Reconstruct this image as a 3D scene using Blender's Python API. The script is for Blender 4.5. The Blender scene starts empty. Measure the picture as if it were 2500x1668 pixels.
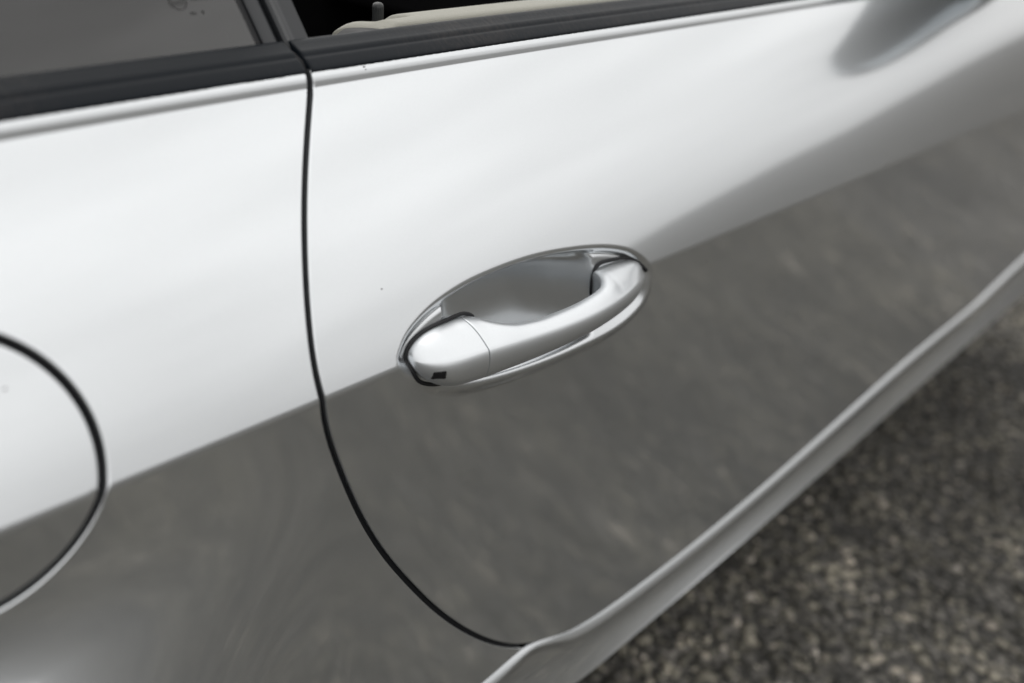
"""Silver sports car, close view of the door handle: rear quarter panel, fuel flap, door, sill and asphalt."""
import bpy, bmesh, math, random
import numpy as np
from mathutils import Vector, Matrix
from mathutils.geometry import delaunay_2d_cdt

random.seed(7); rng = np.random.default_rng(11)
scene = bpy.context.scene
COL = scene.collection

# ------------------------------------------------------------------ camera, sky, sun, exposure
R = math.radians
cam_d = bpy.data.cameras.new('camera'); cam = bpy.data.objects.new('camera', cam_d); COL.objects.link(cam)
cam_d.sensor_width = 36.0; cam_d.lens = 35.28; cam_d.clip_start = .02; cam_d.clip_end = 2000
_yaw, _pitch, _roll = R(49.9), R(26.7), R(4.6)
_d = Vector((math.sin(_yaw)*math.cos(_pitch), math.cos(_yaw)*math.cos(_pitch), -math.sin(_pitch)))
_r0 = _d.cross(Vector((0, 0, 1))).normalized(); _u0 = _r0.cross(_d)
_r = math.cos(_roll)*_r0 + math.sin(_roll)*_u0; _u = -math.sin(_roll)*_r0 + math.cos(_roll)*_u0
cam.matrix_world = Matrix(((_r.x, _u.x, -_d.x, -.442), (_r.y, _u.y, -_d.y, -.349), (_r.z, _u.z, -_d.z, .959), (0, 0, 0, 1)))
cam_d.dof.use_dof = True; cam_d.dof.focus_distance = .595; cam_d.dof.aperture_fstop = 3.5
scene.camera = cam

SUN_EL, SUN_AZ = R(62), R(25)
world = bpy.data.worlds.new('World'); scene.world = world; world.use_nodes = True
wn, wl = world.node_tree.nodes, world.node_tree.links
wn.clear()
w_out = wn.new('ShaderNodeOutputWorld'); w_bg = wn.new('ShaderNodeBackground')
sky = wn.new('ShaderNodeTexSky'); sky.sky_type = 'NISHITA'; sky.sun_disc = False
sky.sun_elevation = SUN_EL; sky.sun_rotation = SUN_AZ; sky.dust_density = 6; sky.air_density = 1; sky.ozone_density = 1
# closed cloud cover: the sky's light made grey and spread evenly, dimmer towards the horizon as under an overcast sky
w_bw = wn.new('ShaderNodeRGBToBW'); wl.new(sky.outputs[0], w_bw.inputs[0])
w_tc = wn.new('ShaderNodeTexCoord'); w_sep = wn.new('ShaderNodeSeparateXYZ'); wl.new(w_tc.outputs['Generated'], w_sep.inputs[0])
def wmath(op, a, b):
    n = wn.new('ShaderNodeMath'); n.operation = op
    for i, v in enumerate((a, b)):
        if isinstance(v, (int, float)): n.inputs[i].default_value = v
        else: wl.new(v, n.inputs[i])
    return n.outputs[0]
w_s = wmath('MAXIMUM', w_sep.outputs['Z'], 0.0)
w_t = wmath('SUBTRACT', 1.0, wmath('POWER', 2.718, wmath('MULTIPLY', w_s, -3.6)))      # rises fast above the horizon, then levels off
w_cie = wmath('MULTIPLY', wmath('ADD', wmath('MULTIPLY', w_t, 1.45), 1.7), 4.0)
w_noise = wn.new('ShaderNodeTexNoise'); w_noise.inputs['Scale'].default_value = 3.4; w_noise.inputs['Detail'].default_value = 6
w_map = wn.new('ShaderNodeMapping'); w_map.inputs['Scale'].default_value = (1, 1, 3.6)
wl.new(w_tc.outputs['Generated'], w_map.inputs[0]); wl.new(w_map.outputs[0], w_noise.inputs['Vector'])
w_cl = wmath('ADD', wmath('MULTIPLY', w_noise.outputs[0], .80), .60)
w_l = wmath('MULTIPLY', wmath('ADD', w_cie, wmath('MULTIPLY', w_bw.outputs[0], .10)), w_cl)
w_tint = wn.new('ShaderNodeVectorMath'); w_tint.operation = 'SCALE'; w_tint.inputs[0].default_value = (1.014, 1.0, .984)
wl.new(w_l, w_tint.inputs['Scale']); wl.new(w_tint.outputs[0], w_bg.inputs['Color'])
w_bg.inputs['Strength'].default_value = .114
wl.new(w_bg.outputs[0], w_out.inputs[0])

sun_d = bpy.data.lights.new('sun', 'SUN'); sun = bpy.data.objects.new('sun', sun_d); COL.objects.link(sun)
sun_d.energy = .6; sun_d.angle = R(40); sun_d.color = (1, .97, .93)
_sd = Vector((math.cos(SUN_EL)*math.sin(SUN_AZ), math.cos(SUN_EL)*math.cos(SUN_AZ), math.sin(SUN_EL)))
sun.rotation_euler = _sd.to_track_quat('Z', 'Y').to_euler()
sun.location = _sd*20

scene.view_settings.view_transform = 'Standard'; scene.view_settings.look = 'None'
scene.view_settings.gamma = 1; scene.view_settings.use_curve_mapping = False
scene.view_settings.exposure = 0.0
scene.cycles.max_bounces = 8; scene.cycles.use_denoising = True

# ------------------------------------------------------------------ body surface
# ---- body side surface: y = S(x, z); x forward, y inboard (outboard is -y), z up, metres ----
ZC = 0.70                                     # height of the character crease
def BEAD(x): return 0.1395 + .0195*np.clip(x, -.8, .9)   # height above the crease where the belt bead starts
BEAD_H = 0.0085                               # bead height, up to the top edge of the sheet metal
_X0 = np.array([-1.2, -.4, -.15, .02, .16, .28, .40, .52, .84, 1.2, 1.8])
_M0 = np.array([.37, .37, .352, .30, .235, .185, .150, .105, -.01, -.06, -.06])
_M00 = np.array([.37, .37, .352, .30, .240, .212, .195, .165, .085, .02, .02])     # slope just above the crease
_MT = np.array([.60, .60, .60, .59, .57, .55, .53, .50, .42, .36, .36])
def _smooth_interp(x, xs, ys):
    # monotone-ish C1 cubic (Catmull-Rom tangents)
    x = np.clip(np.asarray(x, float), xs[0], xs[-1] - 1e-9)
    d = np.gradient(ys, xs)
    i = np.clip(np.searchsorted(xs, x, 'right') - 1, 0, len(xs) - 2)
    h = xs[i + 1] - xs[i]; t = (x - xs[i]) / h
    return ((2*t**3 - 3*t**2 + 1)*ys[i] + (t**3 - 2*t**2 + t)*h*d[i]
            + (-2*t**3 + 3*t**2)*ys[i + 1] + (t**3 - t**2)*h*d[i + 1])
def sstep(a, b, x):
    t = np.clip((x - a) / (b - a), 0, 1); return t*t*(3 - 2*t)
def S(x, z):
    x = np.asarray(x, float); z = np.asarray(z, float)
    s = z - ZC
    m0 = _smooth_interp(x, _X0, _M0); b = BEAD(x); k = (_smooth_interp(x, _X0, _MT) - m0) / b
    up = np.maximum(s, 0); sb = np.minimum(up, b)
    m5 = m0 + k*.05; m0 = _smooth_interp(x, _X0, _M00)
    k2 = ((_smooth_interp(x, _X0, _MT) - m0)/b - (m5 - m0)/.05)/(b - .05); k1 = (m5 - m0)/.05 - k2*.05
    y = m0*sb + .5*k1*sb*sb + k2*sb**3/3
    e = np.maximum(up - b, 0)            # rolled bead under the window trim
    h = BEAD_H
    y = y + .11*e + 1.3*h*(e/h)**5.0/5.0
    # lower door: slightly hollow, turning out again towards the sill
    l = np.minimum(s, 0)
    y = y - .075*l - .25*l*l
    # rear haunch swelling out towards the wheel arch
    q = sstep(-.14, -.50, x)
    t = np.clip((-l - .015)/.07, 0, 1); v = np.clip((-l - .14)/.12, 0, 1)
    y = y - .91*q*(.07*(t**3 - .5*t**4) + np.maximum(-l - .085, 0) - .12*(v**3 - .5*v**4) - np.maximum(-l - .26, 0))
    # soften the crease to a ~2.5 mm radius
    r = .0022
    c = np.clip(1 - np.abs(s)/r, 0, 1)
    y = y + (m0 + .075)*r*.25*c*c
    return y
def S_normal(x, z, f=None, e=2e-5):
    f = f or S
    gx = (f(x + e, z) - f(x - e, z))/(2*e); gz = (f(x, z + e) - f(x, z - e))/(2*e)
    n = np.stack([gx, -np.ones_like(gx), gz], -1)
    return n/np.linalg.norm(n, axis=-1, keepdims=True)

# measured outlines on the body side, (x, z) in metres
GAP = [(-.1242, .8480), (-.1246, .8399), (-.1248, .8368), (-.1336, .8212), (-.1443, .8010), (-.1526, .7825), (-.1594, .7639), (-.1652, .7448),
       (-.1694, .7252), (-.1716, .7090), (-.1703, .6921), (-.1641, .6703), (-.1544, .6432), (-.1408, .6095), (-.1234, .5748), (-.1009, .5384),
       (-.0769, .5031), (-.0513, .4711), (-.0243, .4429), (.0048, .4191), (.0303, .4054), (.0626, .3946)]
LEDGE = [(.0626, .3946), (.1000, .3882), (.1500, .3846), (.2500, .3830), (.3500, .3856), (.4500, .3911), (.5500, .3982), (.6500, .4056), (.7500, .4118), (.8500, .4155), (.9374, .4178),
         (.9850, .4205), (1.0394, .4262), (1.1622, .4385), (1.40, .456), (1.70, .470)]
LEDGE_REAR = [(.0205, .4112), (-.0266, .4075), (-.12, .402), (-.30, .395), (-.60, .390), (-.95, .388)]
CUP = [(-.1178, .7040), (-.1147, .7088), (-.1103, .7133), (-.1037, .7176), (-.0880, .7242), (-.0625, .7297), (-.0315, .7319), (.0009, .7315),
       (.0349, .7279), (.0649, .7226), (.0836, .7174), (.0976, .7117), (.1104, .7025), (.1188, .6916), (.1213, .6794), (.1161, .6680),
       (.0995, .6592), (.0792, .6548), (.0391, .6533), (.0016, .6546), (-.0335, .6581), (-.0556, .6617), (-.0715, .6657), (-.0871, .6722),
       (-.1024, .6825), (-.1136, .6938)]
FLAP_C, FLAP_R = (-.3385, .7210), .0560
X_MIN, X_MAX = -.90, 1.65
GROUND_Z = .12

def spline(pts, step, closed=False):
    """Centripetal-like Catmull-Rom through pts, resampled at about `step`."""
    P = np.array(pts, float); n = len(P)
    if closed: ext = np.vstack([P[-1], P, P[0], P[1]])
    else: ext = np.vstack([2*P[0] - P[1], P, 2*P[-1] - P[-2]])
    out = []
    segs = n if closed else n - 1
    for i in range(segs):
        p0, p1, p2, p3 = ext[i], ext[i+1], ext[i+2], ext[i+3]
        d0, d1, d2 = (max(np.linalg.norm(b - a), 1e-9)**.5 for a, b in ((p0, p1), (p1, p2), (p2, p3)))
        m1 = ((p1 - p0)/d0 - (p2 - p0)/(d0 + d1) + (p2 - p1)/d1)*d1
        m2 = ((p2 - p1)/d1 - (p3 - p1)/(d1 + d2) + (p3 - p2)/d2)*d1
        t = np.linspace(0, 1, 40, endpoint=False)[:, None]
        out.append((2*t**3 - 3*t**2 + 1)*p1 + (t**3 - 2*t**2 + t)*m1 + (-2*t**3 + 3*t**2)*p2 + (t**3 - t**2)*m2)
    Q = np.vstack(out + [P[:1] if closed else P[-1:]])
    L = np.r_[0, np.cumsum(np.linalg.norm(np.diff(Q, axis=0), axis=1))]
    k = max(int(round(L[-1]/step)), 4)
    s = np.linspace(0, L[-1], k + 1)
    Q = np.stack([np.interp(s, L, Q[:, j]) for j in range(Q.shape[1])], -1)
    return Q[:-1] if closed else Q
def offset(poly, d):
    """Shift an open polyline sideways (to its left for d > 0)."""
    t = np.gradient(poly, axis=0); t /= np.linalg.norm(t, axis=1, keepdims=True)
    return poly + d*np.stack([-t[:, 1], t[:, 0]], -1)
def seg_dist(p, poly, closed=False):
    """Distance from points p to a polyline and the nearest point on it."""
    a = poly; b = np.roll(poly, -1, 0) if closed else poly[1:]
    a = a if closed else poly[:-1]
    best = np.full(len(p), 1e9); near = np.zeros_like(p); seg_dist.last = np.zeros((len(p), 2))
    ab = b - a; L2 = (ab**2).sum(1) + 1e-18
    for i0 in range(0, len(p), 4000):
        q = p[i0:i0 + 4000]
        t = np.clip(((q[:, None, :] - a[None])*ab[None]).sum(2)/L2, 0, 1)
        c = a[None] + t[..., None]*ab[None]
        dd = ((q[:, None, :] - c)**2).sum(2); j = dd.argmin(1); ii = np.arange(len(q))
        best[i0:i0 + 4000] = np.sqrt(dd[ii, j]); near[i0:i0 + 4000] = c[ii, j]; seg_dist.last[i0:i0 + 4000] = ab[j]/np.sqrt(L2[j])[:, None]
    return best, near
def inside(p, poly):
    x, y = p[:, 0], p[:, 1]; r = np.zeros(len(p), bool)
    a = poly; b = np.roll(poly, -1, 0)
    for (x1, y1), (x2, y2) in zip(a, b):
        if y1 == y2: continue
        c = ((y1 > y) != (y2 > y)) & (x < (x2 - x1)*(y - y1)/(y2 - y1) + x1)
        r ^= c
    return r

CUP_S = spline(CUP, .0018, True)
def cup_d(x, z):
    p = np.stack([x, z], -1); d, _ = seg_dist(p, CUP_S, True)
    return np.where(inside(p, CUP_S), d, -d)
_up = CUP_S[CUP_S[:, 1] > .7]; _up = _up[np.argsort(_up[:, 0])]
def cup_top(x): return np.interp(x, _up[:, 0], _up[:, 1])
def smin(a, b, k):
    h = np.clip(.5 + .5*(b - a)/k, 0, 1); return b*(1 - h) + a*h - k*h*(1 - h)
def S_calm(x, z):
    """The side without its crease: what the bottom of the cup is pressed from."""
    s = z - ZC; return .11*s + .9*s*s
def door_surface(x, z):
    """Door skin with the handle cup pressed into it."""
    x = np.asarray(x, float); z = np.asarray(z, float)
    y = S(x, z)
    near = (np.abs(x) < .14) & (z > .64) & (z < .745)
    if near.any():
        xn, zn = x[near], z[near]
        d = cup_d(xn, zn) + .0022
        w = sstep(0, .010, d)
        yn = y[near]*(1 - w) + S_calm(xn, zn)*w
        low = sstep(.705, .685, zn)                                    # the lower lip is broader than the upper one
        lip_w = .0068 + .0122*low
        u = np.clip(d/lip_w, 0, 1)
        yn = yn + .0066*(u*u*(2 - u))
        ux = np.clip(1 - np.abs((xn + .0105)/.0690)**np.where(xn > -.0105, 4.2, 6), 0, 1)               # closed towards both ends of the handle
        dt = np.maximum(cup_top(xn) - .0018 - zn, 0)                  # drops in sharply under the upper lip, then a nearly upright back wall
        yn = yn + (.026*(1 - (1 - np.minimum(dt/.0130, 1))**2.4) + .08*dt)*ux**1.15*sstep(.011, .019, d*low + (1 - low)*.03)
        y[near] = yn
    return y

# ------------------------------------------------------------------ mesh helpers
def new_obj(name, me, mat, parent=None):
    o = bpy.data.objects.new(name, me); COL.objects.link(o)
    if mat: me.materials.append(mat)
    if parent: o.parent = parent
    return o
def mesh_from(name, V, F, mat, parent=None, smooth=True, normals=None):
    me = bpy.data.meshes.new(name)
    me.from_pydata([tuple(map(float, v)) for v in V], [], [tuple(map(int, f)) for f in F])
    if smooth: me.polygons.foreach_set('use_smooth', [True]*len(me.polygons))
    me.update()
    if normals is not None: me.normals_split_custom_set_from_vertices([tuple(map(float, n)) for n in normals])
    return new_obj(name, me, mat, parent)
def bm_obj(name, bm, mat, parent=None, smooth=True):
    me = bpy.data.meshes.new(name); bm.normal_update(); bm.to_mesh(me); bm.free()
    if smooth: me.polygons.foreach_set('use_smooth', [True]*len(me.polygons))
    return new_obj(name, me, mat, parent)
def grid_faces(nu, nv, close_v=False, base=0, flip=False):
    F = []
    for i in range(nu - 1):
        for j in range(nv if close_v else nv - 1):
            a, b = base + i*nv + j, base + i*nv + (j + 1) % nv
            c, d = b + nv, a + nv
            F.append((a, d, c, b) if flip else (a, b, c, d))
    return F
def sweep_x(name, xs, prof, mat, parent, smooth=True, cap=True):
    """prof(x) -> list of (x, y, z) points; skinned along xs as an open strip, ends closed by a fan."""
    rings = [np.array(prof(x), float) for x in xs]
    nv = len(rings[0]); V = np.vstack(rings); F = grid_faces(len(xs), nv)
    if cap:
        F.append(tuple(range(nv))); F.append(tuple(reversed(range((len(xs) - 1)*nv, len(xs)*nv))))
    o = mesh_from(name, V, F, mat, parent, smooth)
    return o
def recalc(o, angle=None):
    bm = bmesh.new(); bm.from_mesh(o.data); bmesh.ops.recalc_face_normals(bm, faces=bm.faces)
    if angle:
        for e in bm.edges:
            if len(e.link_faces) == 2 and e.calc_face_angle(0) > angle: e.smooth = False
    bm.to_mesh(o.data); bm.free()
    return o
def tube(name, path, rad, mat, parent, n=10, closed=False, flat=1.0):
    P = np.array(path, float); m = len(P)
    T = np.roll(P, -1, 0) - np.roll(P, 1, 0) if closed else np.gradient(P, axis=0)
    T /= np.linalg.norm(T, axis=1, keepdims=True)
    A = np.cross(T, [0, 1, 0]); A /= np.linalg.norm(A, axis=1, keepdims=True); B = np.cross(T, A)
    rad = np.broadcast_to(rad, m)
    V = [P[i] + rad[i]*(math.cos(a)*A[i] + flat*math.sin(a)*B[i]) for i in range(m) for a in np.linspace(0, 2*math.pi, n, endpoint=False)]
    F = grid_faces(m, n, True)
    if closed:
        F += [((m - 1)*n + j, (m - 1)*n + (j + 1) % n, (j + 1) % n, j) for j in range(n)]
    else:
        F += [tuple(range(n)), tuple(reversed(range((m - 1)*n, m*n)))]
    return recalc(mesh_from(name, V, F, mat, parent))

HEM_R = .0010
def panel(name, outer, hems, holes, surf, pts, mat, parent, flange=.011, eps=2e-5, lines=None):
    """A pressed sheet: `outer` polygon minus `holes`, rounded over along the `hems` polylines and flanged inwards."""
    verts, edges = [], []
    def add_loop(L):
        b = len(verts); verts.extend(map(tuple, L)); n = len(L); edges.extend((b + i, b + (i + 1) % n) for i in range(n))
    add_loop(outer)
    for h in holes: add_loop(h)
    nb = len(verts)
    hem_segs = [(np.array(h), c) for h, c in hems]
    def hem_dist(p):
        d = np.full(len(p), 1e9); nr = np.zeros_like(p); hem_dist.tan = np.zeros_like(p)
        for h, c in hem_segs:
            dd, nn = seg_dist(p, h, c); k = dd < d; d[k] = dd[k]; nr[k] = nn[k]; hem_dist.tan[k] = seg_dist.last[k]
        return d, nr
    def keep(p, m):
        ok = inside(p, outer)
        for h in holes: ok &= ~inside(p, h)
        return ok
    rows = []
    for h, c in hem_segs:
        t = (np.roll(h, -1, 0) - np.roll(h, 1, 0)) if c else np.gradient(h, axis=0)
        t /= np.linalg.norm(t, axis=1, keepdims=True); nrm = np.stack([-t[:, 1], t[:, 0]], -1)
        for dd in (.00012, .0003, .0005, .00075, HEM_R, .0030):
            for sg in (1, -1): rows.append(h + sg*dd*nrm)
    rows = np.vstack(rows)
    hd, _ = hem_dist(rows); rows = rows[keep(rows, 0) & (hd > .0002)]
    d0, _ = seg_dist(rows, outer, True)
    g = pts[keep(pts, 0)]
    gd, _ = hem_dist(g); od, _ = seg_dist(g, outer, True); g = g[(gd > .0045) & (od > .0012)]
    if lines is not None:                                             # rows along creases run right up to the edges
        f_ = lines[keep(lines, 0)]; fd, _ = hem_dist(f_); od, _ = seg_dist(f_, outer, True)
        g = np.vstack([g, f_[(fd > .0002) & (od > .0002)]])
    verts += list(map(tuple, rows[d0 > .00015])) + list(map(tuple, g))
    vo, eo, fo, *_ = delaunay_2d_cdt([Vector(v) for v in verts], edges, [], 0, 1e-7)
    P = np.array([(v.x, v.y) for v in vo]); F = np.array([f for f in fo if len(f) == 3])
    cen = P[F].mean(1); F = F[keep(cen, 0)]
    used = np.unique(F); remap = -np.ones(len(P), int); remap[used] = np.arange(len(used)); P = P[used]; F = remap[F]
    # orientation: front faces look outboard (-y)
    a, b, c = P[F[:, 0]], P[F[:, 1]], P[F[:, 2]]
    area = (b[:, 0] - a[:, 0])*(c[:, 1] - a[:, 1]) - (b[:, 1] - a[:, 1])*(c[:, 0] - a[:, 0])
    F = np.where((area < 0)[:, None], F[:, ::-1], F); 
    d, nr = hem_dist(P); tan = hem_dist.tan
    q = np.clip(1 - d/HEM_R, 0, 1)
    y = surf(P[:, 0], P[:, 1]) + HEM_R*(1 - np.sqrt(np.clip(1 - q*q, 0, 1)))
    N = S_normal(P[:, 0], P[:, 1], surf, eps)
    out = nr - P; l = np.linalg.norm(out, axis=1, keepdims=True); 
    # on the edge itself take the direction away from the sheet's inside
    edge = l[:, 0] < 5e-5
    if edge.any():
        jj = np.where(edge)[0]; acc = np.zeros((len(P), 2)); 
        for f in F:
            m = P[f].mean(0)
            for v in f:
                if edge[v]: acc[v] += P[v] - m
        side = np.stack([-tan[:, 1], tan[:, 0]], -1); sg = np.sign((side*acc).sum(1, keepdims=True) + 1e-12)
        out[jj] = (side*sg)[jj]; l = np.linalg.norm(out, axis=1, keepdims=True)
    out = out/np.maximum(l, 1e-9)
    out3 = np.stack([out[:, 0], 0*d, out[:, 1]], -1)
    sn = (q*.97)[:, None]
    N = N*np.sqrt(1 - sn**2) + out3*sn; N /= np.linalg.norm(N, axis=1, keepdims=True)
    V = np.stack([P[:, 0], y, P[:, 1]], -1)
    # flange on the border edges
    from collections import Counter
    cnt = Counter(); dirn = {}
    for f in F:
        for i in range(3):
            e = (f[i], f[(i + 1) % 3]); k = (min(e), max(e)); cnt[k] += 1; dirn[k] = e
    V2, N2, F2 = [], [], []
    base = len(V)
    for k, n in cnt.items():
        if n != 1: continue
        i, j = dirn[k]
        t = V[j] - V[i]; nn = np.cross([0, -1., 0], t); nn = -np.cross(t, [0, -1., 0]); nn /= np.linalg.norm(nn) + 1e-12
        nn = nn if nn @ out3[i] >= 0 else -nn
        b0 = base + len(V2)
        V2 += [V[i], V[j], V[j] + [0, flange, 0], V[i] + [0, flange, 0]]; N2 += [nn]*4; F2.append((b0, b0 + 3, b0 + 2, b0 + 1))
    allV = np.vstack([V, V2]); allN = np.vstack([N, N2])
    return mesh_from(name, allV, [tuple(f) for f in F] + F2, mat, parent, True, allN)

# ------------------------------------------------------------------ materials
def mat_new(name):
    m = bpy.data.materials.new(name); m.use_nodes = True
    return m, m.node_tree.nodes, m.node_tree.links, m.node_tree.nodes['Principled BSDF']
def setp(b, **k):
    for n, v in k.items(): b.inputs[n.replace('_', ' ')].default_value = v
def simple(name, col, rough, bump=None, **k):
    m, n, l, b = mat_new(name); setp(b, Base_Color=(*col, 1), Roughness=rough, **k)
    if bump:
        sc, st, dist = bump
        t = n.new('ShaderNodeTexCoord'); x = n.new('ShaderNodeTexNoise'); x.inputs['Scale'].default_value = sc; x.inputs['Detail'].default_value = 4
        l.new(t.outputs['Object'], x.inputs['Vector'])
        bp = n.new('ShaderNodeBump'); bp.inputs['Strength'].default_value = st; bp.inputs['Distance'].default_value = dist
        l.new(x.outputs[0], bp.inputs['Height']); l.new(bp.outputs[0], b.inputs['Normal'])
        r = n.new('ShaderNodeMapRange'); r.inputs['To Min'].default_value = max(rough - .08, .02); r.inputs['To Max'].default_value = rough + .08
        l.new(x.outputs[0], r.inputs['Value']); l.new(r.outputs[0], b.inputs['Roughness'])
    return m
def make_paint(name='silver_metallic_paint', rough=.30, coat=1.0, sharp=.10, share=.44):
    """Flake paint: part of the flake lies flat and mirrors, part is tilted and scatters; clear coat over both."""
    m, n, l, b = mat_new(name)
    b2 = n.new('ShaderNodeBsdfPrincipled')
    for q, rg in ((b, rough), (b2, sharp)): setp(q, Metallic=.93, Roughness=rg, Coat_Weight=coat, Coat_IOR=1.55)
    ms = n.new('ShaderNodeMixShader'); ms.inputs[0].default_value = share
    l.new(b.outputs[0], ms.inputs[1]); l.new(b2.outputs[0], ms.inputs[2]); l.new(ms.outputs[0], n['Material Output'].inputs['Surface'])
    t = n.new('ShaderNodeTexCoord')
    fl = n.new('ShaderNodeTexVoronoi'); fl.inputs['Scale'].default_value = 2600; l.new(t.outputs['Object'], fl.inputs['Vector'])
    # metal flake: tiny facets tilted against each other, and a hint of tone between them
    mr = n.new('ShaderNodeMapRange'); mr.inputs['To Min'].default_value = .955; mr.inputs['To Max'].default_value = 1.0
    l.new(fl.outputs['Color'], mr.inputs['Value'])
    mx = n.new('ShaderNodeMix'); mx.data_type = 'RGBA'; mx.blend_type = 'MULTIPLY'; mx.inputs['Factor'].default_value = 1
    mx.inputs['A'].default_value = (.636, .660, .680, 1); l.new(mr.outputs[0], mx.inputs['B']); l.new(mx.outputs['Result'], b.inputs['Base Color']); l.new(mx.outputs['Result'], b2.inputs['Base Color'])
    # very fine film of dust in the clear coat
    ns = n.new('ShaderNodeTexNoise'); ns.inputs['Scale'].default_value = 22; ns.inputs['Detail'].default_value = 6; l.new(t.outputs['Object'], ns.inputs['Vector'])
    cr = n.new('ShaderNodeMapRange'); cr.inputs['From Min'].default_value = .35; cr.inputs['From Max'].default_value = .75
    cr.inputs['To Min'].default_value = .012; cr.inputs['To Max'].default_value = .045
    l.new(ns.outputs[0], cr.inputs['Value']); l.new(cr.outputs[0], b.inputs['Coat Roughness']); l.new(cr.outputs[0], b2.inputs['Coat Roughness'])
    # slight ripple of sprayed clear coat
    op = n.new('ShaderNodeTexNoise'); op.inputs['Scale'].default_value = 55; op.inputs['Detail'].default_value = 3; l.new(t.outputs['Object'], op.inputs['Vector'])
    bp = n.new('ShaderNodeBump'); bp.inputs['Strength'].default_value = 1; bp.inputs['Distance'].default_value = .000035
    l.new(op.outputs[0], bp.inputs['Height']); l.new(bp.outputs[0], b.inputs['Coat Normal']); l.new(bp.outputs[0], b2.inputs['Coat Normal'])
    return m
PAINT = make_paint()
SATIN = make_paint('silver_paint_on_moulded_parts', .46, .3, .32, .5)          # handle and cup: flatter, less polished than the sheet metal
RUBBER = simple('black_rubber', (.006, .0065, .008), .6, Specular_IOR_Level=.2)
GASKET = simple('gasket_rubber', (.007, .0075, .009), .5, Specular_IOR_Level=.3)
GLOSS_BLACK = simple('gloss_black', (.008, .008, .009), .12)
PLASTIC = simple('ribbed_black_plastic', (.012, .014, .015), .38)
PILLAR = simple('satin_black_pillar_trim', (.020, .022, .025), .36, (500, .15, .0002))
CABIN = simple('dark_cabin_trim', (.002, .002, .0025), .9, Specular_IOR_Level=.1)
SHELL = simple('sealed_inner_body', (.006, .0065, .008), .7, Specular_IOR_Level=.2)
SPECK = simple('dried_dirt', (.045, .035, .03), .8)
def make_leather():
    m, n, l, b = mat_new('olive_grey_leather'); setp(b, Base_Color=(.235, .232, .198, 1), Roughness=.55)
    t = n.new('ShaderNodeTexCoord'); v = n.new('ShaderNodeTexVoronoi'); v.feature = 'DISTANCE_TO_EDGE'; v.inputs['Scale'].default_value = 900
    l.new(t.outputs['Object'], v.inputs['Vector'])
    bp = n.new('ShaderNodeBump'); bp.inputs['Strength'].default_value = .7; bp.inputs['Distance'].default_value = .0006
    l.new(v.outputs['Distance'], bp.inputs['Height']); l.new(bp.outputs[0], b.inputs['Normal'])
    return m
LEATHER = make_leather()
def make_trim():
    """Window trim rubber: black, dusted brown-grey in ragged patches low down along the door."""
    m, n, l, b = mat_new('weathered_window_rubber'); setp(b, Roughness=.40, Specular_IOR_Level=.12)
    t = n.new('ShaderNodeTexCoord'); mp = n.new('ShaderNodeMapping'); mp.inputs['Scale'].default_value = (1.0, .35, .35); l.new(t.outputs['Object'], mp.inputs[0])
    x = n.new('ShaderNodeTexNoise'); x.inputs['Scale'].default_value = 420; x.inputs['Detail'].default_value = 6; x.inputs['Roughness'].default_value = .7
    l.new(mp.outputs[0], x.inputs['Vector'])
    x2 = n.new('ShaderNodeTexNoise'); x2.inputs['Scale'].default_value = 9; l.new(t.outputs['Object'], x2.inputs['Vector'])
    mu = n.new('ShaderNodeMath'); mu.operation = 'MULTIPLY'; l.new(x.outputs[0], mu.inputs[0]); l.new(x2.outputs[0], mu.inputs[1])
    r = n.new('ShaderNodeValToRGB'); r.color_ramp.elements[0].position = .24; r.color_ramp.elements[0].color = (.004, .0062, .009, 1)
    r.color_ramp.elements[1].position = .40; r.color_ramp.elements[1].color = (.017, .0165, .0175, 1)
    l.new(mu.outputs[0], r.inputs[0]); l.new(r.outputs[0], b.inputs['Base Color'])
    bp = n.new('ShaderNodeBump'); bp.inputs['Strength'].default_value = .25; bp.inputs['Distance'].default_value = .0004
    l.new(x.outputs[0], bp.inputs['Height']); l.new(bp.outputs[0], b.inputs['Normal'])
    return m
TRIM = make_trim()
def make_glass():
    m, n, l, b = mat_new('tinted_window_glass')
    setp(b, Base_Color=(.045, .05, .05, 1), Roughness=.0, IOR=1.75, Transmission_Weight=1.0)
    return m
GLASS = make_glass()
ETCH = simple('ceramic_ink', (.012, .012, .012), .6)
MIRROR = simple('mirror_glass', (.40, .43, .45), .02, Metallic=1.0)
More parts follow.
